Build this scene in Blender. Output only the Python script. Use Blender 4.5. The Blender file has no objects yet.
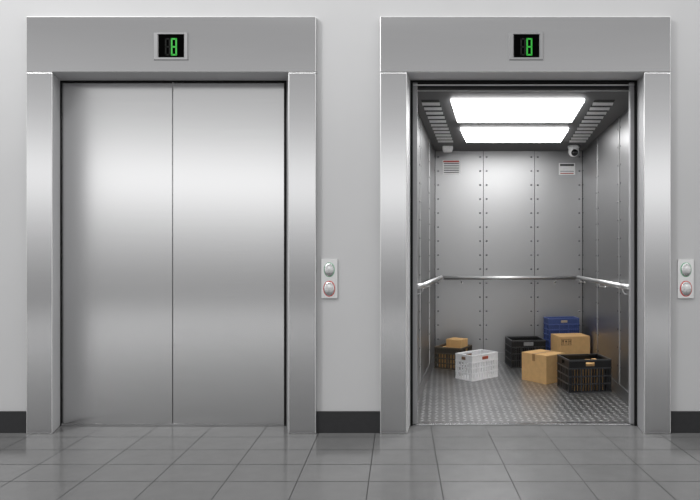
import bpy, bmesh, math
from mathutils import Vector, Matrix

# ---------------------------------------------------------------- units
# Lengths are first written in "u": 164.5 u = 1 m.  x to the right, y into the
# building (0 = face of the lift architraves), z up (0 = floor).  The eye stands
# 640 u in front of the architraves, 184 u above the floor, at x = 0.
S = 1 / 164.5
EYE, EYEH = 640.0, 184.0
PI = math.pi
scene = bpy.context.scene
COL = scene.collection


def fx(u, Y):            # measured sight line -> x at depth Y
    return (u - 440) * (EYE + Y) / 640


def fz(v, Y):            # measured sight line -> z at depth Y
    return EYEH + (250 - v) * (EYE + Y) / 640


# ---------------------------------------------------------------- materials
def new_mat(name):
    m = bpy.data.materials.new(name)
    m.use_nodes = True
    nt = m.node_tree
    return m, nt, nt.nodes['Principled BSDF']


def node(nt, t, **kw):
    n = nt.nodes.new(t)
    for k, v in kw.items():
        setattr(n, k, v)
    return n


def math_node(nt, op, a, b=None, c=None):
    n = nt.nodes.new('ShaderNodeMath')
    n.operation = op
    for i, v in enumerate((a, b, c)):
        if v is None:
            continue
        if isinstance(v, (int, float)):
            n.inputs[i].default_value = v
        else:
            nt.links.new(v, n.inputs[i])
    return n.outputs[0]


def noise(nt, scale_xyz, detail=3, scale=1.0, coord='Object'):
    tc = node(nt, 'ShaderNodeTexCoord')
    mp = node(nt, 'ShaderNodeMapping')
    mp.inputs['Scale'].default_value = scale_xyz
    nt.links.new(tc.outputs[coord], mp.inputs['Vector'])
    n = node(nt, 'ShaderNodeTexNoise')
    n.inputs['Scale'].default_value = scale
    n.inputs['Detail'].default_value = detail
    nt.links.new(mp.outputs[0], n.inputs['Vector'])
    return n.outputs['Fac']


def ramp(nt, fac, stops):
    r = node(nt, 'ShaderNodeValToRGB')
    e = r.color_ramp.elements
    while len(e) < len(stops):
        e.new(0.5)
    for el, (p, c) in zip(e, stops):
        el.position = p
        el.color = (c, c, c, 1) if isinstance(c, (int, float)) else (*c, 1)
    nt.links.new(fac, r.inputs[0])
    return r.outputs[0]


def metal(name, col, rough, brush=(2, 2, 220), var=0.008, rvar=0.008):
    m, nt, b = new_mat(name)
    b.inputs['Metallic'].default_value = 1
    f = noise(nt, brush, 4)
    lo = tuple(max(0, c - var) for c in col)
    hi = tuple(min(1, c + var) for c in col)
    nt.links.new(ramp(nt, f, [(0.3, lo), (0.7, hi)]), b.inputs['Base Color'])
    nt.links.new(ramp(nt, f, [(0.3, rough - rvar), (0.7, rough + rvar)]), b.inputs['Roughness'])
    return m


def plain(name, col, rough=0.5, spec=0.5, var=0.06, scale=40, metallic=0):
    m, nt, b = new_mat(name)
    f = noise(nt, (1, 1, 1), 3, scale)
    lo = tuple(c * (1 - var) for c in col)
    hi = tuple(min(1, c * (1 + var)) for c in col)
    nt.links.new(ramp(nt, f, [(0.3, lo), (0.7, hi)]), b.inputs['Base Color'])
    b.inputs['Roughness'].default_value = rough
    b.inputs['Specular IOR Level'].default_value = spec
    b.inputs['Metallic'].default_value = metallic
    return m


def glow(name, col, strength):
    m, nt, b = new_mat(name)
    b.inputs['Base Color'].default_value = (*col, 1)
    b.inputs['Emission Color'].default_value = (*col, 1)
    b.inputs['Emission Strength'].default_value = strength
    return m


def tile_floor():
    m, nt, b = new_mat('grey_floor_tiles')
    tc = node(nt, 'ShaderNodeTexCoord')
    sp = node(nt, 'ShaderNodeSeparateXYZ')
    nt.links.new(tc.outputs['Object'], sp.inputs[0])
    X, Y = sp.outputs[0], sp.outputs[1]
    w, d = 57.0 * S, 40.3 * S
    sk = math_node(nt, 'MULTIPLY_ADD', Y, 0.0625, X)
    p = math_node(nt, 'MULTIPLY_ADD', sk, 1 / w, 64.9 * S / w + 100)
    q = math_node(nt, 'MULTIPLY_ADD', Y, 1 / d, 10.3 * S / d + 100)

    def line(c, half):
        f = math_node(nt, 'FRACT', c)
        a = math_node(nt, 'ABSOLUTE', math_node(nt, 'SUBTRACT', f, 0.5))
        return math_node(nt, 'GREATER_THAN', a, 0.5 - half)
    g = math_node(nt, 'MAXIMUM', line(p, 0.007), line(q, 0.014))
    cell = node(nt, 'ShaderNodeCombineXYZ')
    nt.links.new(math_node(nt, 'FLOOR', p), cell.inputs[0])
    nt.links.new(math_node(nt, 'FLOOR', q), cell.inputs[1])
    wn = node(nt, 'ShaderNodeTexWhiteNoise')
    nt.links.new(cell.outputs[0], wn.inputs['Vector'])
    n = noise(nt, (1, 1, 1), 4, 9)
    t = math_node(nt, 'MULTIPLY_ADD', wn.outputs['Value'], 0.3, math_node(nt, 'MULTIPLY', n, 0.7))
    base = ramp(nt, t, [(0.25, TILE * 0.93), (0.75, TILE * 1.07)])
    mx = node(nt, 'ShaderNodeMix', data_type='RGBA')
    nt.links.new(g, mx.inputs['Factor'])
    nt.links.new(base, mx.inputs['A'])
    mx.inputs['B'].default_value = (0.022, 0.022, 0.023, 1)
    nt.links.new(mx.outputs['Result'], b.inputs['Base Color'])
    nt.links.new(math_node(nt, 'MULTIPLY_ADD', g, 0.4, 0.12), b.inputs['Roughness'])
    b.inputs['Specular IOR Level'].default_value = 0.5
    bp = node(nt, 'ShaderNodeBump')
    bp.inputs['Strength'].default_value = 0.25
    bp.inputs['Distance'].default_value = 0.002
    nt.links.new(math_node(nt, 'SUBTRACT', 1.0, g), bp.inputs['Height'])
    nt.links.new(bp.outputs[0], b.inputs['Normal'])
    return m


def diamond_plate():
    m, nt, b = new_mat('diamond_tread_plate')
    tc = node(nt, 'ShaderNodeTexCoord')
    sp = node(nt, 'ShaderNodeSeparateXYZ')
    nt.links.new(tc.outputs['Object'], sp.inputs[0])
    c = 0.047
    P = math_node(nt, 'MULTIPLY_ADD', sp.outputs[0], 1 / c, 100)
    Q = math_node(nt, 'MULTIPLY_ADD', sp.outputs[1], 1 / c, 100)
    par = math_node(nt, 'MODULO', math_node(nt, 'ADD', math_node(nt, 'FLOOR', P), math_node(nt, 'FLOOR', Q)), 2)
    sgn = math_node(nt, 'MULTIPLY_ADD', par, 2, -1)
    x = math_node(nt, 'SUBTRACT', math_node(nt, 'FRACT', P), 0.5)
    y = math_node(nt, 'SUBTRACT', math_node(nt, 'FRACT', Q), 0.5)
    x = math_node(nt, 'MULTIPLY', x, sgn)
    a = math_node(nt, 'MULTIPLY', math_node(nt, 'ADD', x, y), 0.7071 / 0.42)
    bb = math_node(nt, 'MULTIPLY', math_node(nt, 'SUBTRACT', x, y), 0.7071 / 0.125)
    r = math_node(nt, 'ADD', math_node(nt, 'MULTIPLY', a, a), math_node(nt, 'MULTIPLY', bb, bb))
    h = math_node(nt, 'MAXIMUM', math_node(nt, 'SUBTRACT', 1.0, r), 0.0)
    hs = math_node(nt, 'SQRT', h)
    f = noise(nt, (1, 1, 1), 3, 6)
    b.inputs['Metallic'].default_value = 1
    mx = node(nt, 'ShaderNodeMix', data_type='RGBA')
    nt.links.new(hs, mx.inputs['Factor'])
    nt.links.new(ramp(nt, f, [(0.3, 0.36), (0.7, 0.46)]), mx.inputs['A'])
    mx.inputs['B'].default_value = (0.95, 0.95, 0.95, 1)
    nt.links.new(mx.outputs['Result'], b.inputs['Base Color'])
    b.inputs['Roughness'].default_value = 0.34
    bp = node(nt, 'ShaderNodeBump')
    bp.inputs['Strength'].default_value = 1.0
    bp.inputs['Distance'].default_value = 0.004
    nt.links.new(hs, bp.inputs['Height'])
    nt.links.new(bp.outputs[0], b.inputs['Normal'])
    return m


def spun_metal():
    m, nt, b = new_mat('spun_button_metal')
    b.inputs['Metallic'].default_value = 1
    b.inputs['Base Color'].default_value = (0.72, 0.72, 0.72, 1)
    f = noise(nt, (1, 1, 1), 2, 300)
    nt.links.new(ramp(nt, f, [(0.3, 0.22), (0.7, 0.3)]), b.inputs['Roughness'])
    b.inputs['Anisotropic'].default_value = 0.9
    t = node(nt, 'ShaderNodeTangent')
    t.direction_type = 'RADIAL'
    t.axis = 'Y'
    nt.links.new(t.outputs[0], b.inputs['Tangent'])
    return m


TILE = 0.195
M = dict(
    wall=plain('painted_grey_wall', (0.61, 0.61, 0.615), 0.8, 0.2, 0.015, 3),
    base=plain('dark_baseboard', (0.035, 0.035, 0.037), 0.5, 0.3),
    floor=tile_floor(),
    frame=metal('brushed_steel_frame', (0.56, 0.56, 0.567), 0.25),
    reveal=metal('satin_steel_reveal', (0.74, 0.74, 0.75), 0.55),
    reveal_shaded=metal('shaded_steel_reveal', (0.38, 0.38, 0.39), 0.6),  # darker copy of the reveal steel: shade put into the colour
    edge=metal('steel_edge_highlight', (0.82, 0.82, 0.82), 0.42),  # lighter steel on the bevels paints a highlight along the frame edges
    door=metal('brushed_steel_door', (0.64, 0.64, 0.645), 0.25),
    strip=metal('cover_strip_steel', (0.6, 0.6, 0.6), 0.3, (6, 6, 6)),
    rail=metal('polished_steel_rail', (0.70, 0.70, 0.70), 0.42, (8, 8, 8)),
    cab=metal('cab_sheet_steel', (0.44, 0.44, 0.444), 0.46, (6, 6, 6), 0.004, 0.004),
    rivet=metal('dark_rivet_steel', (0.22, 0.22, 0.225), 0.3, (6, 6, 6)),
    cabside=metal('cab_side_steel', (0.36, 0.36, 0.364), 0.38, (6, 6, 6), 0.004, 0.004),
    ceil=plain('dark_ceiling_panel', (0.13, 0.13, 0.132), 0.55),
    darkmetal=plain('dark_transom', (0.014, 0.014, 0.015), 0.6),
    seal_and_shade=plain('black_seal_and_gap_shade', (0.008, 0.008, 0.008), 0.7, 0.2),
    slat=plain('vent_slat_grey', (0.80, 0.80, 0.80), 0.45),
    slot=plain('vent_slot_dark', (0.03, 0.03, 0.03), 0.7),
    plate=diamond_plate(),
    diffuser=glow('lit_diffuser', (1, 1, 1), 9.0),
    screen=plain('black_glass', (0.002, 0.002, 0.002), 0.9, 0.0),
    green=glow('green_led', (0.015, 0.30, 0.025), 0.55),
    dim=plain('unlit_segment', (0.022, 0.023, 0.022), 0.9, 0.0),
    bezel=metal('bezel_steel', (0.33, 0.33, 0.335), 0.6),
    callplate=metal('call_plate_steel', (0.80, 0.80, 0.80), 0.28),
    button=spun_metal(),
    gring=glow('green_ring', (0.12, 0.34, 0.2), 0.25),
    rring=glow('red_ring', (0.5, 0.03, 0.02), 0.25),
    white=plain('white_plastic', (0.88, 0.88, 0.89), 0.45),
    sensor=plain('pale_housing', (0.93, 0.93, 0.93), 0.5),
    lens=plain('black_lens', (0.01, 0.01, 0.01), 0.15),
    paper=plain('notice_paper', (0.85, 0.85, 0.85), 0.6),
    red=plain('notice_red', (0.45, 0.05, 0.035), 0.6),
    ink=plain('notice_ink', (0.06, 0.06, 0.065), 0.6),
    greyink=plain('notice_grey', (0.32, 0.32, 0.33), 0.6),
    black=plain('black_plastic', (0.006, 0.006, 0.0065), 0.42, 0.5),
    blackrib=plain('black_rib_sheen', (0.042, 0.043, 0.045), 0.36, 0.5),  # paler copy of the black plastic: sheen on the ribs painted in
    brown=plain('dusty_black_plastic', (0.045, 0.037, 0.027), 0.5),
    brownrib=plain('dusty_brown_plastic', (0.10, 0.078, 0.052), 0.5),
    blue=plain('blue_plastic', (0.042, 0.072, 0.215), 0.42),
    bluerib=plain('blue_plastic_rib', (0.07, 0.11, 0.31), 0.42),
    card=plain('corrugated_cardboard', (0.64, 0.40, 0.18), 0.8, 0.2, 0.06, 25),
    tape=plain('packing_tape', (0.36, 0.2, 0.075), 0.45),
    cardseam=plain('cardboard_seam', (0.25, 0.13, 0.05), 0.8),
    print_=plain('printed_brown_ink', (0.10, 0.055, 0.022), 0.7),
    greyhandle=plain('grey_grip', (0.22, 0.22, 0.22), 0.5),
    beigehandle=plain('beige_grip', (0.40, 0.34, 0.25), 0.5),
    redhandle=plain('rust_red_grip', (0.42, 0.09, 0.05), 0.5),
    brownhandle=plain('brown_grip', (0.25, 0.15, 0.09), 0.5),
)


for k_ in ('door', 'frame'):                 # fine vertical grain: highlights spread sideways
    nt_ = M[k_].node_tree
    b_ = nt_.nodes['Principled BSDF']
    b_.inputs['Anisotropic'].default_value = 0.95
    t_ = node(nt_, 'ShaderNodeTangent')
    t_.direction_type = 'RADIAL'
    t_.axis = 'Z'
    nt_.links.new(t_.outputs[0], b_.inputs['Tangent'])
for k_ in ('reveal', 'reveal_shaded', 'bezel'):
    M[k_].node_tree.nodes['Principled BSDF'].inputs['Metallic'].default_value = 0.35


# ---------------------------------------------------------------- mesh helpers
def bx(bm, x0, x1, y0, y1, z0, z1, mi=0, k=S):
    vs = [bm.verts.new((x * k, y * k, z * k)) for z in (z0, z1) for y in (y0, y1) for x in (x0, x1)]
    for f in ((0, 2, 3, 1), (4, 5, 7, 6), (0, 1, 5, 4), (1, 3, 7, 5), (3, 2, 6, 7), (2, 0, 4, 6)):
        bm.faces.new([vs[i] for i in f]).material_index = mi


def hull8(bm, pts, mi=0, k=S):
    """pts: bottom ring of n then top ring of n (any prism / frustum)"""
    n = len(pts) // 2
    vs = [bm.verts.new((p[0] * k, p[1] * k, p[2] * k)) for p in pts]
    bm.faces.new([vs[i] for i in reversed(range(n))]).material_index = mi
    bm.faces.new([vs[n + i] for i in range(n)]).material_index = mi
    for i in range(n):
        j = (i + 1) % n
        bm.faces.new([vs[i], vs[j], vs[n + j], vs[n + i]]).material_index = mi


def plan(bm, poly, z0, z1, mi=0, k=S):
    hull8(bm, [(x, y, z0) for x, y in poly] + [(x, y, z1) for x, y in poly], mi, k)


def tube(bm, path, r, n=14, k=S, cap=True):
    pts = [Vector(p) for p in path]
    rings = []
    for i, p in enumerate(pts):
        d = (pts[min(i + 1, len(pts) - 1)] - pts[max(i - 1, 0)]).normalized()
        ref = Vector((0, 0, 1)) if abs(d.z) < 0.9 else Vector((1, 0, 0))
        a = d.cross(ref).normalized()
        b = a.cross(d).normalized()
        rr = r[i] if isinstance(r, (list, tuple)) else r
        rings.append([bm.verts.new((p + (a * math.cos(t) + b * math.sin(t)) * rr) * k)
                      for t in (2 * PI * j / n for j in range(n))])
    for A, B in zip(rings, rings[1:]):
        for j in range(n):
            f = bm.faces.new([A[j], A[(j + 1) % n], B[(j + 1) % n], B[j]])
            f.smooth = True
    if cap:
        bm.faces.new(rings[0])
        bm.faces.new(list(reversed(rings[-1])))


def dome(bm, c, nrm, r, h, n=6, k=S, mi=1):
    """small round-headed rivet"""
    c = Vector(c); w = Vector(nrm).normalized()
    a = w.orthogonal().normalized(); b = w.cross(a)
    r0 = [bm.verts.new((c + (a * math.cos(2 * PI * j / n) + b * math.sin(2 * PI * j / n)) * r) * k) for j in range(n)]
    r1 = [bm.verts.new((c + w * h * .75 + (a * math.cos(2 * PI * j / n) + b * math.sin(2 * PI * j / n)) * r * .65) * k) for j in range(n)]
    t = bm.verts.new((c + w * h) * k)
    for j in range(n):
        f = bm.faces.new([r0[j], r0[(j + 1) % n], r1[(j + 1) % n], r1[j]]); f.smooth = True; f.material_index = mi
        f = bm.faces.new([r1[j], r1[(j + 1) % n], t]); f.smooth = True; f.material_index = mi


def lathe(bm, c, axis, prof, n=24, k=S, sx=1.0, sz=1.0):
    """prof: (radius, distance along axis).  axis 'y' (towards viewer = -y) or 'z' (down)"""
    rings = []
    for r, h in prof:
        ring = []
        for j in range(n):
            t = 2 * PI * j / n
            if axis == 'y':
                p = (c[0] + r * math.cos(t) * sx, c[1] - h, c[2] + r * math.sin(t) * sz)
            else:
                p = (c[0] + r * math.cos(t), c[1] + r * math.sin(t), c[2] - h)
            ring.append(bm.verts.new((p[0] * k, p[1] * k, p[2] * k)))
        rings.append(ring)
    for A, B in zip(rings, rings[1:]):
        for j in range(n):
            f = bm.faces.new([A[j], A[(j + 1) % n], B[(j + 1) % n], B[j]]); f.smooth = True
    bm.faces.new(rings[0]); bm.faces.new(list(reversed(rings[-1])))


def wpos(o):
    p = Vector(o.location)
    while o.parent:
        o = o.parent
        p = p + Vector(o.location)
    return p


def obj(name, bm, mats, parent=None, local=False, bevel=0, label=None):
    bmesh.ops.recalc_face_normals(bm, faces=bm.faces)
    if parent is not None and not local:
        bmesh.ops.translate(bm, verts=bm.verts, vec=-wpos(parent))
    me = bpy.data.meshes.new(name)
    bm.to_mesh(me); bm.free()
    for m in (mats if isinstance(mats, (list, tuple)) else [mats]):
        me.materials.append(m)
    o = bpy.data.objects.new(name, me)
    COL.objects.link(o)
    o.parent = parent
    if bevel:
        b = o.modifiers.new('bevel', 'BEVEL')
        b.width = bevel; b.segments = 2; b.limit_method = 'ANGLE'
        b.harden_normals = False
    if label:
        o['label'] = label
    return o


def tag(o, label, cat, group=None):
    o['label'] = label; o['category'] = cat
    if group:
        o['group'] = group
    return o


def thing(name, label, cat, loc, rz=0, group=None, k=S):
    o = bpy.data.objects.new(name, None)
    o.empty_display_size = 0.05
    COL.objects.link(o)
    o.location = (loc[0] * k, loc[1] * k, loc[2] * k)
    o.rotation_euler = (0, 0, rz)
    return tag(o, label, cat, group)


def struct(name, bm, m, **kw):
    o = obj(name, bm, m, **kw)
    o['kind'] = 'structure'
    return o


B = bmesh.new
WY = 5.5                 # wall plane lies 5.5 u behind the architrave face
JD = 30.9                # depth of the reveals
HT = 434.0 - 16.3 - 0.0  # top of architraves (z)
HB = 362.0               # underside of the header
L0, L1 = -414.0, -124.0  # left architrave outer edges
R0, R1 = -60.0, 231.0    # right architrave outer edges

# ---------------------------------------------------------------- setting
for nm, a, b_, z0, z1 in (('wall_front_left', -1300, L0, 0, HT), ('wall_front_center', L1, R0, 0, HT),
                          ('wall_front_right', R1, 1300, 0, HT), ('wall_front_top', -1300, 1300, HT, 560)):
    bm = B(); bx(bm, a, b_, WY, JD - 2, z0, z1)
    struct(nm, bm, M['wall'])
bm = B()
bx(bm, -1300, 1300, -1300, 41, -20, 0)
struct('floor', bm, M['floor'])
for nm, a, b_ in (('baseboard_left', -1300, L0), ('baseboard_center', L1, R0), ('baseboard_right', R1, 1300)):
    bm = B(); bx(bm, a, b_, WY - 2.2, WY, 0, 21.6)
    struct(nm, bm, M['base'], bevel=0.002)


# ---------------------------------------------------------------- lift entrances
def entrance(o0, o1, jl, jr, il, ir, sl, sr, lab):
    """o: outer edges, j: inner edges at the face, i: inner edges at the back, s: widths of the dark gap-shade strips"""
    t = thing('elevator_surround', lab, 'elevator surround', ((o0 + o1) / 2, 0, 0))
    FR = [M['frame'], M['reveal'], M['edge'], M['reveal_shaded']]

    def part(nm, bm, bev, test, mi=1):
        bm.normal_update()
        bmesh.ops.recalc_face_normals(bm, faces=bm.faces)
        for f in bm.faces:
            if test(f.normal):
                f.material_index = mi
        o = obj(nm, bm, FR, t, bevel=bev)
        o.modifiers['bevel'].material = 2
    bm = B(); bx(bm, o0, o1, 0, JD + 1.2, HB, HT)
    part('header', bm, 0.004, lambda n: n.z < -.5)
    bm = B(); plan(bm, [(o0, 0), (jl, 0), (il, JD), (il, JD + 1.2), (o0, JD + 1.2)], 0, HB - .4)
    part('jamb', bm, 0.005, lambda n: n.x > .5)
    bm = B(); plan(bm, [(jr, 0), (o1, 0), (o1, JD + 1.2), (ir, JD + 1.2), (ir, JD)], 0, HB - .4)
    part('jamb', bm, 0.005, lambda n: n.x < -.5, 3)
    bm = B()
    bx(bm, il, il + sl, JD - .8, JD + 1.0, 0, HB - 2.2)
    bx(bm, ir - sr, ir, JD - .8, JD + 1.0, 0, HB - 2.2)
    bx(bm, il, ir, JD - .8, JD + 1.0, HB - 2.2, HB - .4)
    obj('door_gap_shade', bm, M['seal_and_shade'], t)  # black strips stand in for the shaded slot between jamb and door
    bm = B(); bx(bm, il + sl, ir - sr, JD + (.5 if o0 == R0 else 2.2), 41.5, 0, 0.5)
    obj('sill', bm, M['frame'], t)
    return t


def X1(u): return u - 440.0
def Xj(u): return fx(u, JD)


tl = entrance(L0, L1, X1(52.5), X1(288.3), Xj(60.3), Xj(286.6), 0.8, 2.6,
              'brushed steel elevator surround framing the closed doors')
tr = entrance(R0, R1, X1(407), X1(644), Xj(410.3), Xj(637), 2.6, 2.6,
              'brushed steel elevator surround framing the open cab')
bm = B(); bx(bm, Xj(413), Xj(634.5), JD + .2, JD + 2.5, HB - 5.3, HB - 4.5)
obj('door_track', bm, M['rail'], tr)


def leaf(u0, u1, lab, m='door'):
    Y = JD + 1.6
    bm = B(); bx(bm, fx(u0, Y), fx(u1, Y), Y, Y + 6, 1.2, HB - 1)
    return tag(obj('elevator_door', bm, M[m], bevel=0.003), lab, 'elevator door')


leaf(58, 172.1, 'brushed steel sliding door leaf on left half of closed elevator')
leaf(172.9, 287, 'brushed steel sliding door leaf on right half of closed elevator')
leaf(330, 417.3, 'retracted steel door leaf, thin edge showing at left of open cab', 'reveal_shaded')
leaf(630.2, 700, 'retracted steel door leaf, thin edge showing at right of open cab', 'reveal_shaded')


# ---------------------------------------------------------------- floor indicators
def indicator(du, lab):
    def q(u): return u + du + .7 - 440
    def z(v): return EYEH + 250 - v - .5
    t = thing('floor_indicator', lab, 'floor indicator', (q(170.5), 0, z(46)))
    bm = B()                               # bezel: raised ring with sloped sides
    o = (q(152.9), q(187.9), z(60), z(32)); i = (q(158), q(183.5), z(57), z(34.2))
    pr = [(0, 0.0), (0.8, -2.0), (1, -2.0), (1, 0.2)]
    loops = []
    for f, y in [(0, 0.3), (0.22, -1.3), (0.85, -1.3), (1.0, -0.4)]:
        c = [o[n] + (i[n] - o[n]) * f for n in range(4)]
        loops.append([bm.verts.new((x * S, y * S, zz * S)) for x, zz in ((c[0], c[2]), (c[1], c[2]), (c[1], c[3]), (c[0], c[3]))])
    for A, Bq in zip(loops, loops[1:]):
        for n in range(4):
            bm.faces.new([A[n], A[(n + 1) % 4], Bq[(n + 1) % 4], Bq[n]])
    obj('bezel', bm, M['bezel'], t)
    bm = B(); bx(bm, i[0], i[1], -0.5, 0.3, i[2], i[3])
    obj('screen', bm, M['screen'], t)

    def digit(x0, x1, nm, m, lb):
        bm = B()
        w = 1.45; g = 0.25
        zt, zb, y0, y1 = z(37.9), z(55.2), -0.9, -0.45
        zm = (zt + zb) / 2
        for zz in (zt - w, zm - w / 2, zb):
            bx(bm, x0 + g, x1 - g, y0, y1, zz, zz + w)
        for xa in (x0, x1 - w):
            for za, zc in ((zb + g, zm - g), (zm + g, zt - g)):
                bx(bm, xa, xa + w, y0, y1, za, zc)
        obj(nm, bm, m, t, label=lb)
    digit(q(164.6), q(170), 'digit', M['dim'], 'unlit dark grey digit')
    digit(q(170.6), q(176.5), 'digit', M['green'], 'lit green digit 8')


indicator(0, 'green number 8 display on the header above the closed doors')
indicator(355, 'green number 8 display on the header above the open cab')


# ---------------------------------------------------------------- call buttons
def call_panel(u0, u1, lab):
    Y = WY
    t = thing('call_button_panel', lab, 'call button panel', (fx((u0 + u1) / 2, Y), Y, fz(278.5, Y)))
    bm = B(); bx(bm, fx(u0, Y), fx(u1, Y), Y - 1.6, Y, fz(298.5, Y), fz(259, Y))
    obj('plate', bm, M['callplate'], t, bevel=0.003)
    for v, rx, rz, ring, lb in ((269.7, 4.9, 6.7, 'gring', 'green ringed upper button'), (288.6, 5.4, 7.3, 'rring', 'red ringed lower button')):
        cx, cz = fx((u0 + u1) / 2, Y), fz(v, Y)
        bm = B()
        lathe(bm, (cx, Y - 1.5, cz), 'y', [(1, 0), (1, 1.0), (.93, 1.6), (.7, 2.0), (.35, 2.2), (.05, 2.25)], 32, sx=rx, sz=rz)
        bt = obj('button', bm, M['button'], t, label=lb)
        bm = B()
        n = 40; loops = []
        for f, y in ((1.0, Y - 1.4), (1.0, Y - 2.3), (1.09, Y - 2.3), (1.09, Y - 1.4)):
            loops.append([bm.verts.new(((cx + rx * f * math.cos(2 * PI * j / n)) * S, y * S, (cz + rz * f * math.sin(2 * PI * j / n)) * S)) for j in range(n)])
        for A, Bq in zip(loops, loops[1:]):
            for j in range(n):
                bm.faces.new([A[j], A[(j + 1) % n], Bq[(j + 1) % n], Bq[j]])
        obj('ring', bm, M[ring], bt)


call_panel(321.4, 337.7, 'steel two-button call panel on wall between the two elevators')
call_panel(677.3, 693.4, 'steel two-button call panel on wall right of open elevator')

# ---------------------------------------------------------------- the open cab
YF, YB = 42.0, 421.0
def XL(Y): return -8.3 + 0.07 * (Y - YB)
def XR(Y): return 236.3 + 0.035 * (Y - YB)
def ZC(Y): return 348 + 7 * (YB - Y) / 380


bm = B()
hull8(bm, [(XL(YF), YF, -6), (XR(YF), YF, -6), (XR(YB), YB, -6), (XL(YB), YB, -6),
           (XL(YF), YF, 0), (XR(YF), YF, 0), (XR(YB), YB, 0), (XL(YB), YB, 0)])
struct('floor', bm, M['plate'])

RV = [368 - 0.0 - 23.2 * i for i in range(16)]           # rivet heights
RV = [fz(157 + 14.0 * i, YB) for i in range(15)]
# rear wall: a backing sheet carrying three riveted panels
edges = [fx(435, YB), fx(483.4, YB), fx(534.6, YB), fx(582.6, YB)]
bm = B(); bx(bm, edges[0], edges[-1], YB + 3, YB + 6, 0, ZC(YB))
rear = struct('wall_rear', bm, M['seal_and_shade'])
for a, b_ in zip(edges, edges[1:]):
    bm = B()
    bx(bm, a + .45, b_ - .45, YB, YB + 3, 0, ZC(YB))
    for x in (a + 5.3, b_ - 5.3):
        for z in RV:
            if z > 18:
                dome(bm, (x, YB, z), (0, -1, 0), 1.8, 1.3)
    obj('steel_panel', bm, [M['cab'], M['rivet']], rear)
# side panels
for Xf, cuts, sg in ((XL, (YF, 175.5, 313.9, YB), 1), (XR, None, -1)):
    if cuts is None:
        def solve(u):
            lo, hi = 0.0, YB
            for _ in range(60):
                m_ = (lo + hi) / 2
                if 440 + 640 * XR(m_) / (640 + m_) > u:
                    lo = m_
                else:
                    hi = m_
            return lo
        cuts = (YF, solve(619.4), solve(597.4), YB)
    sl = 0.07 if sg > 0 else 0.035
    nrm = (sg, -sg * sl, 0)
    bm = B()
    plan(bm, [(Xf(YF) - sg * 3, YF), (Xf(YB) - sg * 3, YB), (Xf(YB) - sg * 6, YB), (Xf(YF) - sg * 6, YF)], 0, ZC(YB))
    side = struct('wall_left' if sg > 0 else 'wall_right', bm, M['seal_and_shade'])
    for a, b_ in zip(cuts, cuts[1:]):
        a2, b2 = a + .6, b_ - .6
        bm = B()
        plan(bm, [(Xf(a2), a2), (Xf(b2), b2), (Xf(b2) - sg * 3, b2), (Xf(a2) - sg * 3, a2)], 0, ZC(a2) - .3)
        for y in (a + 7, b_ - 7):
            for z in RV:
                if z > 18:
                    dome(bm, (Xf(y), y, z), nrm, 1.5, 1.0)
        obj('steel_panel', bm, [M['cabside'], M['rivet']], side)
    for y in cuts[1:3]:                    # bright cover strips over the side seams
        bm = B()
        plan(bm, [(Xf(y - 1.6), y - 1.6), (Xf(y + 1.6), y + 1.6), (Xf(y + 1.6) + sg * .9, y + 1.6), (Xf(y - 1.6) + sg * .9, y - 1.6)], 15, ZC(y) - 1)
        obj('cover_strip', bm, M['strip'], side)
    bm = B()
    plan(bm, [(Xf(YF), YF), (Xf(YB), YB), (Xf(YB) + sg * 1.6, YB), (Xf(YF) + sg * 1.6, YF)], 0, 14.5)
    obj('kick_plate', bm, M['cabside'], side, bevel=0.001)
bm = B(); bx(bm, edges[0] + 1.7, edges[-1] - 1.7, YB - 1.6, YB, 0, 14.5)
obj('kick_plate', bm, M['cab'], rear, bevel=0.001)
for X, sg in ((XL(YB), 1), (XR(YB), -1)):       # dark joint in the two rear corners
    bm = B(); plan(bm, [(X - sg * 3, YB - .7), (X + sg * .7, YB - .7), (X + sg * .7, YB + 3), (X - sg * 3, YB + 3)], 0, ZC(YB))
    obj('corner_seal', bm, M['seal_and_shade'], rear)
# ceiling slab
bm = B()
hull8(bm, [(XL(YF) - 3, YF, ZC(YF)), (XR(YF) + 3, YF, ZC(YF)), (XR(YB) + 3, YB + 3, ZC(YB)), (XL(YB) - 3, YB + 3, ZC(YB)),
           (XL(YF) - 3, YF, ZC(YF) + 6), (XR(YF) + 3, YF, ZC(YF) + 6), (XR(YB) + 3, YB + 3, ZC(YB) + 6), (XL(YB) - 3, YB + 3, ZC(YB) + 6)])
ceil = struct('ceiling', bm, M['ceil'])
# transom over the doorway and its bright lower lip
bm = B(); bx(bm, XL(YF) - 8, XR(YF) + 8, JD + 8, YF, ZC(YF) - .2, HB + 8)
obj('transom', bm, M['darkmetal'], ceil)
bm = B(); bx(bm, XL(YF) + .3, XR(YF) - .3, YF + 3, YF + 4, ZC(YF) - 0.9, ZC(YF) - .1)
obj('transom_lip', bm, M['slat'], ceil)


def on_ceiling(u, v, drop):
    Y = 200.0
    for _ in range(60):
        Y = 640 * (ZC(Y) - drop - EYEH) / (250 - v) - 640
    return (fx(u, Y), Y, ZC(Y) - drop)


def ceiling_slab(quad, d0, d1):
    bm = B()
    hull8(bm, [on_ceiling(u, v, d1) for u, v in quad] +
          [(lambda p: (p[0], p[1], p[2] + d1 - d0))(on_ceiling(u, v, d1)) for u, v in quad])
    return bm


def inset(q, f):
    cu = sum(p[0] for p in q) / 4; cv = sum(p[1] for p in q) / 4
    return [(cu + (u - cu) * f, cv + (v - cv) * f) for u, v in q]


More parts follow.
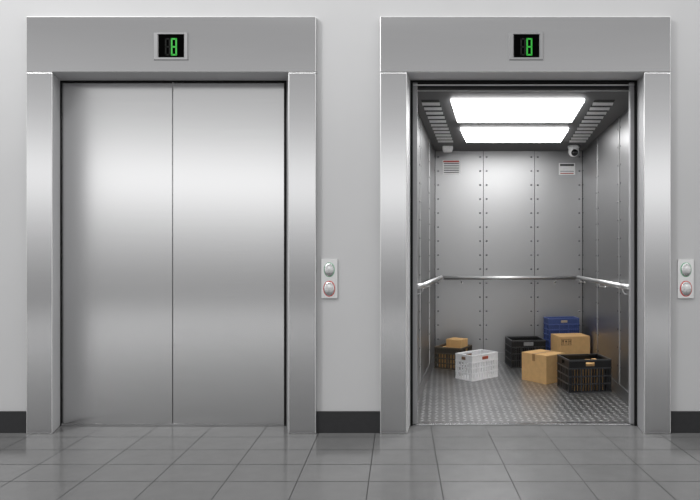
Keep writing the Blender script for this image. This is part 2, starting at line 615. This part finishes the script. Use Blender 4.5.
for q, lab in (([(450.8, 101.4), (584.6, 101.4), (571.5, 122.6), (457.5, 122.6)], 'large lit ceiling light panel nearer the cab doorway'),
               ([(460.4, 130), (568.6, 130), (560.5, 142.5), (466.5, 142.5)], 'smaller lit ceiling light panel nearer the cab rear wall')):
    p = [on_ceiling(u, v, 0) for u, v in q]
    t = thing('ceiling_light', lab, 'ceiling light', tuple(sum(a[i] for a in p) / 4 for i in range(3)))
    obj('frame', ceiling_slab(inset(q, 1.01), 0.0, 0.6), M['ceil'], t)
    obj('diffuser', ceiling_slab(q, 0.6, 3.2), M['diffuser'], t, bevel=0.002)

for (oa, ob, ia, ib), lab in ((((420.9, 100), (438.3, 141.8), (438.8, 100), (453.5, 141.8)), 'slatted ceiling vent left of the cab light panels'),
                              (((615.2, 100), (585.2, 141.8), (594.6, 100), (568.6, 141.8)), 'slatted ceiling vent right of the cab light panels')):
    p = [on_ceiling(u, v, 0) for u, v in (oa, ob, ia, ib)]
    t = thing('ceiling_vent', lab, 'ceiling vent', tuple(sum(a[i] for a in p) / 4 for i in range(3)))
    obj('backing', ceiling_slab([oa, ia, ib, ob], 0.0, 0.25), M['slot'], t)
    A0, A1, C0, C1 = [Vector(on_ceiling(*pp, 0.4)) for pp in (oa, ob, ia, ib)]
    n = 11
    for j in range(n):
        f0 = (j + 0.48) / n; f1 = (j + 0.76) / n
        quad = [A0.lerp(A1, f0), C0.lerp(C1, f0), C0.lerp(C1, f1), A0.lerp(A1, f1)]
        dz = [0.0, 0.0, 1.6, 1.6]
        lo = [(p.x, p.y, p.z - d - .5) for p, d in zip(quad, dz)]
        hi = [(p.x, p.y, p.z - d) for p, d in zip(quad, dz)]
        bm = B()
        hull8(bm, lo + hi)
        obj('slat', bm, M['slat'], t)

# handrails
ZR = 140.0
bm = B(); yr = YB - 11
tube(bm, [(fx(443.6, yr), yr, ZR - 1.5), (fx(575.2, yr), yr, ZR - 1.5)], 3.0, 16)
hr = thing('handrail', 'straight polished handrail across the cab rear wall', 'handrail', (fx(509, yr), yr, ZR))
obj('rail', bm, M['rail'], hr)
for u in (461.7, 556):
    bm = B()
    x = fx(u, yr)
    tube(bm, [(x, yr, ZR - 4), (x, yr + 2, ZR - 9), (x, YB - .5, ZR - 10)], 1.1, 8)
    tube(bm, [(x, YB - 1.4, ZR - 10), (x, YB, ZR - 10)], 2.6, 10)
    obj('bracket', bm, M['rail'], hr)
for Xf, sg, pb, pf in ((XL, 1, (1.6, 406, 139.5), (-20.2, 131, 141.3)), (XR, -1, (225.8, 406, 139.5), (215.6, 118, 141.3))):
    pb, pf = Vector(pb), Vector(pf)
    bm = B()
    tube(bm, [pb - (pb - pf).normalized() * -1.5, pb, pf], [2.2, 3.0, 3.2], 16)
    nm = 'left' if sg > 0 else 'right'
    hr = thing('handrail', 'polished round handrail along the cab %s side wall' % nm, 'handrail', tuple((pb + pf) / 2))
    obj('rail', bm, M['rail'], hr)
    bm = B()
    d = (pf - pb).normalized()
    tube(bm, [pf - d * 1.5, pf + d * 0.2], 3.7, 16)
    obj('collar', bm, M['rail'], hr)
    y1 = pf.y
    bm = B()                                # elbow returning to the wall
    tube(bm, [pf, pf + d * 8, pf + d * 13 + Vector((-sg * 2.5, 0, 0)), Vector((Xf(y1 - 16) , y1 - 16, pf.z))], 3.2, 16)
    obj('elbow', bm, M['rail'], hr)
    bm = B()                                # hooked bracket under the elbow
    c = pf + d * 2
    tube(bm, [c + Vector((0, 0, -2.8)), c + Vector((-sg * .5, 0, -6)), c + Vector((-sg * 2.5, 0, -9)), Vector((Xf(c.y), c.y, pf.z - 10.5))], 0.9, 8)
    obj('bracket', bm, M['rail'], hr)
    for yy in (398, 250):
        c = pb.lerp(pf, (pb.y - yy) / (pb.y - pf.y))
        bm = B()
        tube(bm, [c + Vector((0, 0, -2.5)), c + Vector((-sg * 2, 0, -7)), Vector((Xf(yy), yy, c.z - 8.5))], 0.9, 8)
        tube(bm, [Vector((Xf(yy) + sg * 1.2, yy, c.z - 8.5)), Vector((Xf(yy), yy, c.z - 8.5))], 2.2, 10)
        obj('bracket', bm, M['rail'], hr)

# ---------------------------------------------------------------- fittings hung in the cab
Yc = 374
t = thing('ceiling_sensor', 'small white boxy sensor under cab ceiling at rear left corner', 'sensor', (fx(447.6, Yc), Yc, ZC(Yc)))
bm = B()
x0, x1 = fx(442.3, Yc), fx(453, Yc)
bx(bm, x0, x1, Yc - 4, Yc + 12, ZC(Yc) - 5.5, ZC(Yc))
obj('housing', bm, M['sensor'], t, bevel=0.008)
bm = B()
hull8(bm, [(x0 + 2, Yc - 2, ZC(Yc) - 9), (x1 - 2, Yc - 2, ZC(Yc) - 9), (x1 - 2, Yc + 10, ZC(Yc) - 9), (x0 + 2, Yc + 10, ZC(Yc) - 9),
           (x0 + .6, Yc - 3.6, ZC(Yc) - 5.5), (x1 - .6, Yc - 3.6, ZC(Yc) - 5.5), (x1 - .6, Yc + 11, ZC(Yc) - 5.5), (x0 + .6, Yc + 11, ZC(Yc) - 5.5)])
obj('cover', bm, M['sensor'], t, bevel=0.004)

cxm, czm = fx(573.6, Yc), ZC(Yc)
t = thing('security_camera', 'white dome security camera under cab ceiling at rear right corner', 'security camera', (cxm, Yc, czm))
bm = B(); lathe(bm, (cxm, Yc, czm), 'z', [(9.2, 0), (9.2, 3.2), (8.2, 4.4), (4, 4.6)], 28)
obj('base', bm, M['sensor'], t)
bm = B(); lathe(bm, (cxm, Yc, czm - 4), 'z', [(8.0, 0), (8.4, 3), (8.1, 7), (6.8, 10), (4.6, 12.3), (2, 13.4), (.1, 13.6)], 28)
obj('dome', bm, M['sensor'], t)
bm = B(); lathe(bm, (cxm, Yc - 6.0, czm - 11.6), 'y', [(5.2, 0), (5.2, 2.6), (4.6, 3.1), (3.6, 2.7), (2, 3.6), (.1, 4.0)], 24)
obj('lens', bm, M['lens'], t)


def notice(u0, u1, v0, v1, bars, lab):
    Y = YB - 0.5
    t = thing('notice_sign', lab, 'notice sign', (fx((u0 + u1) / 2, YB), YB, fz(v1, YB)))
    bm = B(); bx(bm, fx(u0, Y), fx(u1, Y), Y, YB, fz(v1, Y), fz(v0, Y))
    obj('sheet', bm, M['paper'], t)
    for a, b_, c, d_, m, nm in bars:
        bm = B(); bx(bm, fx(a, Y), fx(b_, Y), Y - .3, Y + .05, fz(d_, Y), fz(c, Y))
        obj(nm, bm, M[m], t)


notice(442.6, 459.8, 160, 174.2,
       [(443.2, 459.2, 160.7, 162.2, 'red', 'heading_bar')] +
       [(443.8, 459.0, v, v + h, m, 'text_line') for v, h, m in ((163.1, .8, 'ink'), (165, 1.0, 'greyink'), (166.8, .7, 'greyink'), (168.2, .7, 'greyink'), (169.9, .8, 'ink'), (172, .8, 'ink'))],
       'white notice with red heading bar on rear wall, left')
notice(558.8, 575.2, 163, 174.8,
       [(560, 574, 164, 166, 'ink', 'heading_bar'), (560, 568.5, 166.9, 168.3, 'white', 'text_line'),
        (560.2, 573.8, 171, 171.7, 'greyink', 'text_line'), (560.2, 573.5, 173, 173.8, 'red', 'text_line')],
       'white notice with black heading bar on rear wall, right')


# ---------------------------------------------------------------- crates
def crate(lab, X0, Y0, th, w, d, h, z0, mat, rib, rows, handles, lip=0.9, slat_gap=3.6, slat_w=1.5, solid=(), hh=9.0, hf=.125, closed=(), ncol=1):
    """front corner at (X0,Y0); local x runs along the right edge, y along the left edge"""
    c, s = math.cos(th), math.sin(th)
    cx, cy = X0 + c * w / 2 - s * d / 2, Y0 + s * w / 2 + c * d / 2
    t = thing('plastic_crate', lab, 'crate', (cx, cy, z0), th)
    hw, hd = w / 2, d / 2
    tk = 1.2
    bm = B(); bx(bm, -hw + 1, hw - 1, -hd + 1, hd - 1, 0.0, 1.6)
    obj('bottom', bm, mat, t, local=True)
    # rim
    bm = B()
    rh = 2.2
    for a in ((-hw - lip * .3, hw + lip * .3, -hd - lip * .3, -hd + 1.8), (-hw - lip * .3, hw + lip * .3, hd - 1.8, hd + lip * .3),
              (-hw - lip * .3, -hw + 1.8, -hd + 1.8, hd - 1.8), (hw - 1.8, hw + lip * .3, -hd + 1.8, hd - 1.8)):
        bx(bm, *a, h - rh, h)
    obj('rim', bm, rib, t, local=True, bevel=0.002)
    # corner posts (L-shaped)
    pw = max(3.0, min(w, d) * .09)
    for sx in (-1, 1):
        for sy in (-1, 1):
            bm = B()
            px = [(sx * hw, sy * hd), (sx * (hw - pw), sy * hd), (sx * (hw - pw), sy * (hd - tk)), (sx * (hw - tk), sy * (hd - tk)), (sx * (hw - tk), sy * (hd - pw)), (sx * hw, sy * (hd - pw))]
            plan(bm, px, 0, h - rh)
            obj('corner_post', bm, mat, t, local=True)
    # walls: coordinates along the wall a, outward depth o, height z
    walls = (('front', w, lambda a, o: (a, -hd - o)), ('left', d, lambda a, o: (-hw - o, a)),
             ('back', w, lambda a, o: (-a, hd + o)), ('right', d, lambda a, o: (hw + o, a)))
    for nm, Ln, fn in walls:
        e = Ln / 2 - pw

        def wb(bm, a0, a1, o0, o1, za, zb, mi=0):
            p = [fn(a0, o0), fn(a1, o0), fn(a1, o1), fn(a0, o1)]
            plan(bm, p, za, zb, mi)
        bm = B()
        zs = [0.0] + [h * r for r in rows]
        rt = 1.5
        for i, z in enumerate(zs):                       # horizontal ribs, standing proud
            wb(bm, -Ln / 2 + .3, Ln / 2 - .3, -tk * .7, 0.7, z, z + rt, 1)
        topz = zs[-1]
        hz0, hz1 = topz + rt + .6, h - rh - .4
        if hz1 - hz0 > hh:
            mz = (hz0 + hz1) / 2 + .3
            hz0, hz1 = mz - hh / 2, mz + hh / 2
        hwid = Ln * hf if nm not in closed else 0.0
        hc = handles.get(nm)
        bands = list(zip(zs, zs[1:]))
        for za, zb in bands:
            n = max(2, int(2 * e / slat_gap))
            for i in range(n):
                a = -e + (i + .5) * 2 * e / n
                wb(bm, a - slat_w / 2, a + slat_w / 2, -tk, -.2, za + rt, zb)
            for j in range(1, ncol + 1):
                a = -e + 2 * e * j / (ncol + 1)
                wb(bm, a - .7, a + .7, -tk * .8, 0.35, za + rt, zb, 1)
        # top band: solid with a hand hole
        wb(bm, -e, -hwid, -tk, -.1, topz + rt, h - rh)
        wb(bm, hwid, e, -tk, -.1, topz + rt, h - rh)
        if hwid:
            wb(bm, -hwid, hwid, -tk, -.1, topz + rt, hz0)
            wb(bm, -hwid, hwid, -tk, -.1, hz1, h - rh)
        sw = obj('side_wall', bm, [mat, rib], t, local=True)
        if hc:
            bm = B()
            wb(bm, -hwid, hwid, -tk * .6, .55, hz0, hz1)
            obj('handle', bm, M[hc], sw, local=True, bevel=0.002, label=hc.replace('handle', '') + ' handle grip' if hc != 'redhandle' else 'rust red handle grip')
    return t, (cx, cy, c, s)


def carton(lab, X0, Y0, th, w, d, h, z0=0.0, tape=None, mark=False, corner=True, seam=True):
    c, s = math.cos(th), math.sin(th)
    cx, cy = (X0 + c * w / 2 - s * d / 2, Y0 + s * w / 2 + c * d / 2) if corner else (X0, Y0)
    t = thing('cardboard_box', lab, 'box', (cx, cy, z0), th)
    hw, hd = w / 2, d / 2
    bm = B(); bx(bm, -hw, hw, -hd, hd, 0, h - .25)
    obj('body', bm, M['card'], t, local=True, bevel=0.003)
    # two top flaps meeting along the seam
    bm1 = B(); bm2 = B()
    g = .18
    if tape == 'left':                                   # seam runs along x, tape ends on the left face
        bx(bm1, -hw + .1, hw - .1, -hd + .1, -g, h - .25, h + .3); bx(bm2, -hw + .1, hw - .1, g, hd - .1, h - .25, h + .3)
    else:
        bx(bm1, -hw + .1, -g, -hd + .1, hd - .1, h - .25, h + .3); bx(bm2, g, hw - .1, -hd + .1, hd - .1, h - .25, h + .3)
    obj('flap', bm1, M['card'], t, local=True); obj('flap', bm2, M['card'], t, local=True)
    if tape:
        bm = B()
        tw = 2.6
        if tape == 'left':
            bx(bm, -hw - .25, hw * .98, -tw, tw, h + .25, h + .45)
            bx(bm, -hw - .25, -hw + .05, -tw, tw, h - 9.5, h + .45)
        else:
            bx(bm, -tw, tw, -hd - .25, hd, h + .25, h + .45)
            bx(bm, -tw, tw, -hd - .25, -hd + .05, h - 7, h + .45)
        obj('tape', bm, M['tape'], t, local=True)
    if mark:                                             # printed handling symbols in a frame
        bm = B()
        y0, y1 = -hd - .12, -hd + .05
        x0, x1, za, zb = -hw + 2.2, -hw + 18.5, h - 12.5, h - 3.6
        for q in ((x0, x1, za, za + .5), (x0, x1, zb - .5, zb), (x0, x0 + .5, za, zb), (x1 - .5, x1, za, zb), (x0 + 11, x0 + 11.4, za, zb)):
            bx(bm, q[0], q[1], y0, y1, q[2], q[3])
        # goblet
        gx = x0 + 3
        hull8(bm, [(gx - .5, y0, za + 4), (gx + .5, y0, za + 4), (gx + 1.6, y0, za + 7.6), (gx - 1.6, y0, za + 7.6),
                   (gx - .5, y1, za + 4), (gx + .5, y1, za + 4), (gx + 1.6, y1, za + 7.6), (gx - 1.6, y1, za + 7.6)])
        bx(bm, gx - .3, gx + .3, y0, y1, za + 2, za + 4); bx(bm, gx - 1.2, gx + 1.2, y0, y1, za + 1.5, za + 2.1)
        # umbrella
        ux = x0 + 7.8
        hull8(bm, [(ux - 2, y0, za + 4.8), (ux + 2, y0, za + 4.8), (ux + .3, y0, za + 7.6), (ux - .3, y0, za + 7.6),
                   (ux - 2, y1, za + 4.8), (ux + 2, y1, za + 4.8), (ux + .3, y1, za + 7.6), (ux - .3, y1, za + 7.6)])
        bx(bm, ux - .25, ux + .25, y0, y1, za + 1.6, za + 4.8)
        # up arrows
        for ax in (x0 + 12.7, x0 + 14.8):
            bx(bm, ax - .3, ax + .3, y0, y1, za + 1.6, za + 5.5)
            hull8(bm, [(ax - .95, y0, za + 5.2), (ax + .95, y0, za + 5.2), (ax + .05, y0, za + 7.6), (ax - .05, y0, za + 7.6),
                       (ax - .95, y1, za + 5.2), (ax + .95, y1, za + 5.2), (ax + .05, y1, za + 7.6), (ax - .05, y1, za + 7.6)])
        obj('handling_marks', bm, M['print_'], t, local=True, label='printed brown handling symbols in a frame')
    return t


def inside(fr, x, y):
    cx, cy, c, s = fr
    return cx + c * x - s * y, cy + s * x + c * y


# white crate, front left
crate('white slatted plastic crate with a red grip, on the tread floor', 44.8, 254.9, 0.743, 53.5, 33.5, 36, 0,
      M['white'], M['white'], (.25, .47, .69), {'front': 'redhandle', 'left': 'brownhandle', 'back': 'brownhandle'}, slat_gap=4.8, slat_w=2.9, hh=4.2, hf=.11, closed=('right',))

# dusty brown crate behind it
_, fr = crate('dusty brown-black plastic crate in rear left corner, behind the white crate', 33.0, 335.6, 1.131, 41.9, 46.0, 34, 0,
              M['brown'], M['brownrib'], (.24, .46, .68), {}, slat_gap=4.6, slat_w=1.5, hh=5, closed=('back', 'left'))
x, y = inside(fr, 0, 0)
carton('cardboard box packed inside dusty brown crate, seen through its slots', x, y, 1.131, 33, 38, 29.0, 1.7, None, corner=False)
carton('small flat cardboard box on top of the dusty brown crate contents', x + 5.6, y - 2.0, 1.05, 24.5, 25.5, 13.6, 31.1, None, corner=False)

# black crate, rear middle
crate('black plastic crate with grey grip against the rear wall', 111.2, 356.5, 0.10, 54.5, 48, 43, 0,
      M['black'], M['blackrib'], (.25, .49, .73), {'front': 'greyhandle'}, slat_gap=3.2, slat_w=2.4, ncol=3, hh=5.5, hf=.14, closed=('back', 'left', 'right'))

# blue stack
crate('lower blue plastic crate, under the other blue crate', 174.6, 384.2, 0.17, 50.5, 25, 38.2, 0,
      M['blue'], M['bluerib'], (.26, .5, .72), {'front': 'beigehandle'}, slat_gap=3.4, slat_w=2.2, hh=3.6, hf=.105, closed=('back', 'left', 'right'))
crate('upper blue plastic crate with beige grip, on the lower blue crate', 174.2, 383.9, 0.17, 51.2, 25.4, 36.2, 38.3,
      M['blue'], M['bluerib'], (.24, .47, .70), {'front': 'beigehandle'}, slat_gap=3.4, slat_w=2.2, ncol=2, hh=3.6, hf=.105, closed=('back', 'left', 'right'))

# cardboard boxes
carton('tan cardboard box with printed handling symbols, in front of blue crates', 182.2, 333.2, 0.177, 49.0, 40, 51.5, 0, None, mark=True)
carton('tan cardboard box sealed with brown tape, left of front black crate', 145.2, 234.2, 0.696, 40.2, 45.7, 38.9, 0, 'left')

# black crate, front right, with cartons inside
_, fr = crate('black plastic crate packed with cardboard at front right', 165.7, 181.6, 0.153, 57.4, 45.5, 42.5, 0,
              M['black'], M['blackrib'], (.245, .475, .715), {}, slat_gap=3.6, slat_w=2.2, ncol=3, hh=5.2, hf=.105, closed=('back', 'right'))
for x0, x1, hh, lab in ((-21, -10.5, 33, 'upright cardboard box inside front black crate, first from the left'),
                        (-8.5, 6, 34, 'upright cardboard box inside front black crate, second from the left'),
                        (7.2, 14.2, 34.5, 'upright cardboard box inside front black crate, third from the left'),
                        (16.4, 21.5, 35.5, 'thin upright cardboard box inside front black crate, at right end')):
    x, y = inside(fr, (x0 + x1) / 2, -2)
    carton(lab, x, y, 0.153, x1 - x0, 34, hh, 1.7, None, corner=False)

# ---------------------------------------------------------------- light
w = bpy.data.worlds.new('hall_light'); scene.world = w
w.use_nodes = True
nt = w.node_tree
bg = nt.nodes['Background']
tc = node(nt, 'ShaderNodeTexCoord')
sp = node(nt, 'ShaderNodeSeparateXYZ')
nt.links.new(tc.outputs['Generated'], sp.inputs[0])
mr = node(nt, 'ShaderNodeMapRange')
mr.inputs['From Min'].default_value = -0.5
mr.inputs['From Max'].default_value = 0.5
nt.links.new(sp.outputs[2], mr.inputs['Value'])
def el(deg): return math.sin(math.radians(deg)) + 0.5
WORLD = [(-25, .16), (-10, .20), (-4.5, .37), (-1, .54), (2.7, 1.0), (5.6, 1.85), (8.5, 1.15), (11, .74), (15, .60), (17.5, .48), (20.5, .34), (26, .32), (29.9, .5)]
c = ramp(nt, mr.outputs[0], [(el(a), v) for a, v in WORLD])
nt.links.new(c, bg.inputs['Color'])
bg.inputs['Strength'].default_value = 1.0


def area(name, loc, target, sx, sy, power):
    ld = bpy.data.lights.new(name, 'AREA')
    ld.shape = 'RECTANGLE'; ld.size = sx; ld.size_y = sy; ld.energy = power
    o = bpy.data.objects.new(name, ld); COL.objects.link(o)
    o.location = loc
    o.rotation_euler = (Vector(target) - Vector(loc)).to_track_quat('-Z', 'Y').to_euler()
    return o


area('hall_lamp', (-4.3, -3.4, 5.2), (-0.8, 0, 1.5), 1.0, 1.0, 115)
area('wall_gradient_fill', (-0.6, -1.0, 3.6), (-0.6, -0.9, 0), 9.0, 0.25, 60)  # added fill light, unseen: makes the wall brighter towards the top

# ---------------------------------------------------------------- camera
cd = bpy.data.cameras.new('camera')
cam = bpy.data.objects.new('camera', cd); COL.objects.link(cam)
cam.location = (0, -EYE * S, EYEH * S)
cam.rotation_euler = (PI / 2, 0, 0)
cd.sensor_width = 36
cd.lens = 640 / 700 * 36
cd.shift_x = (350 - 440) / 700
cd.clip_start = 0.05
scene.camera = cam
scene.view_settings.view_transform = 'Standard'
scene.view_settings.look = 'None'
scene.view_settings.exposure = 0
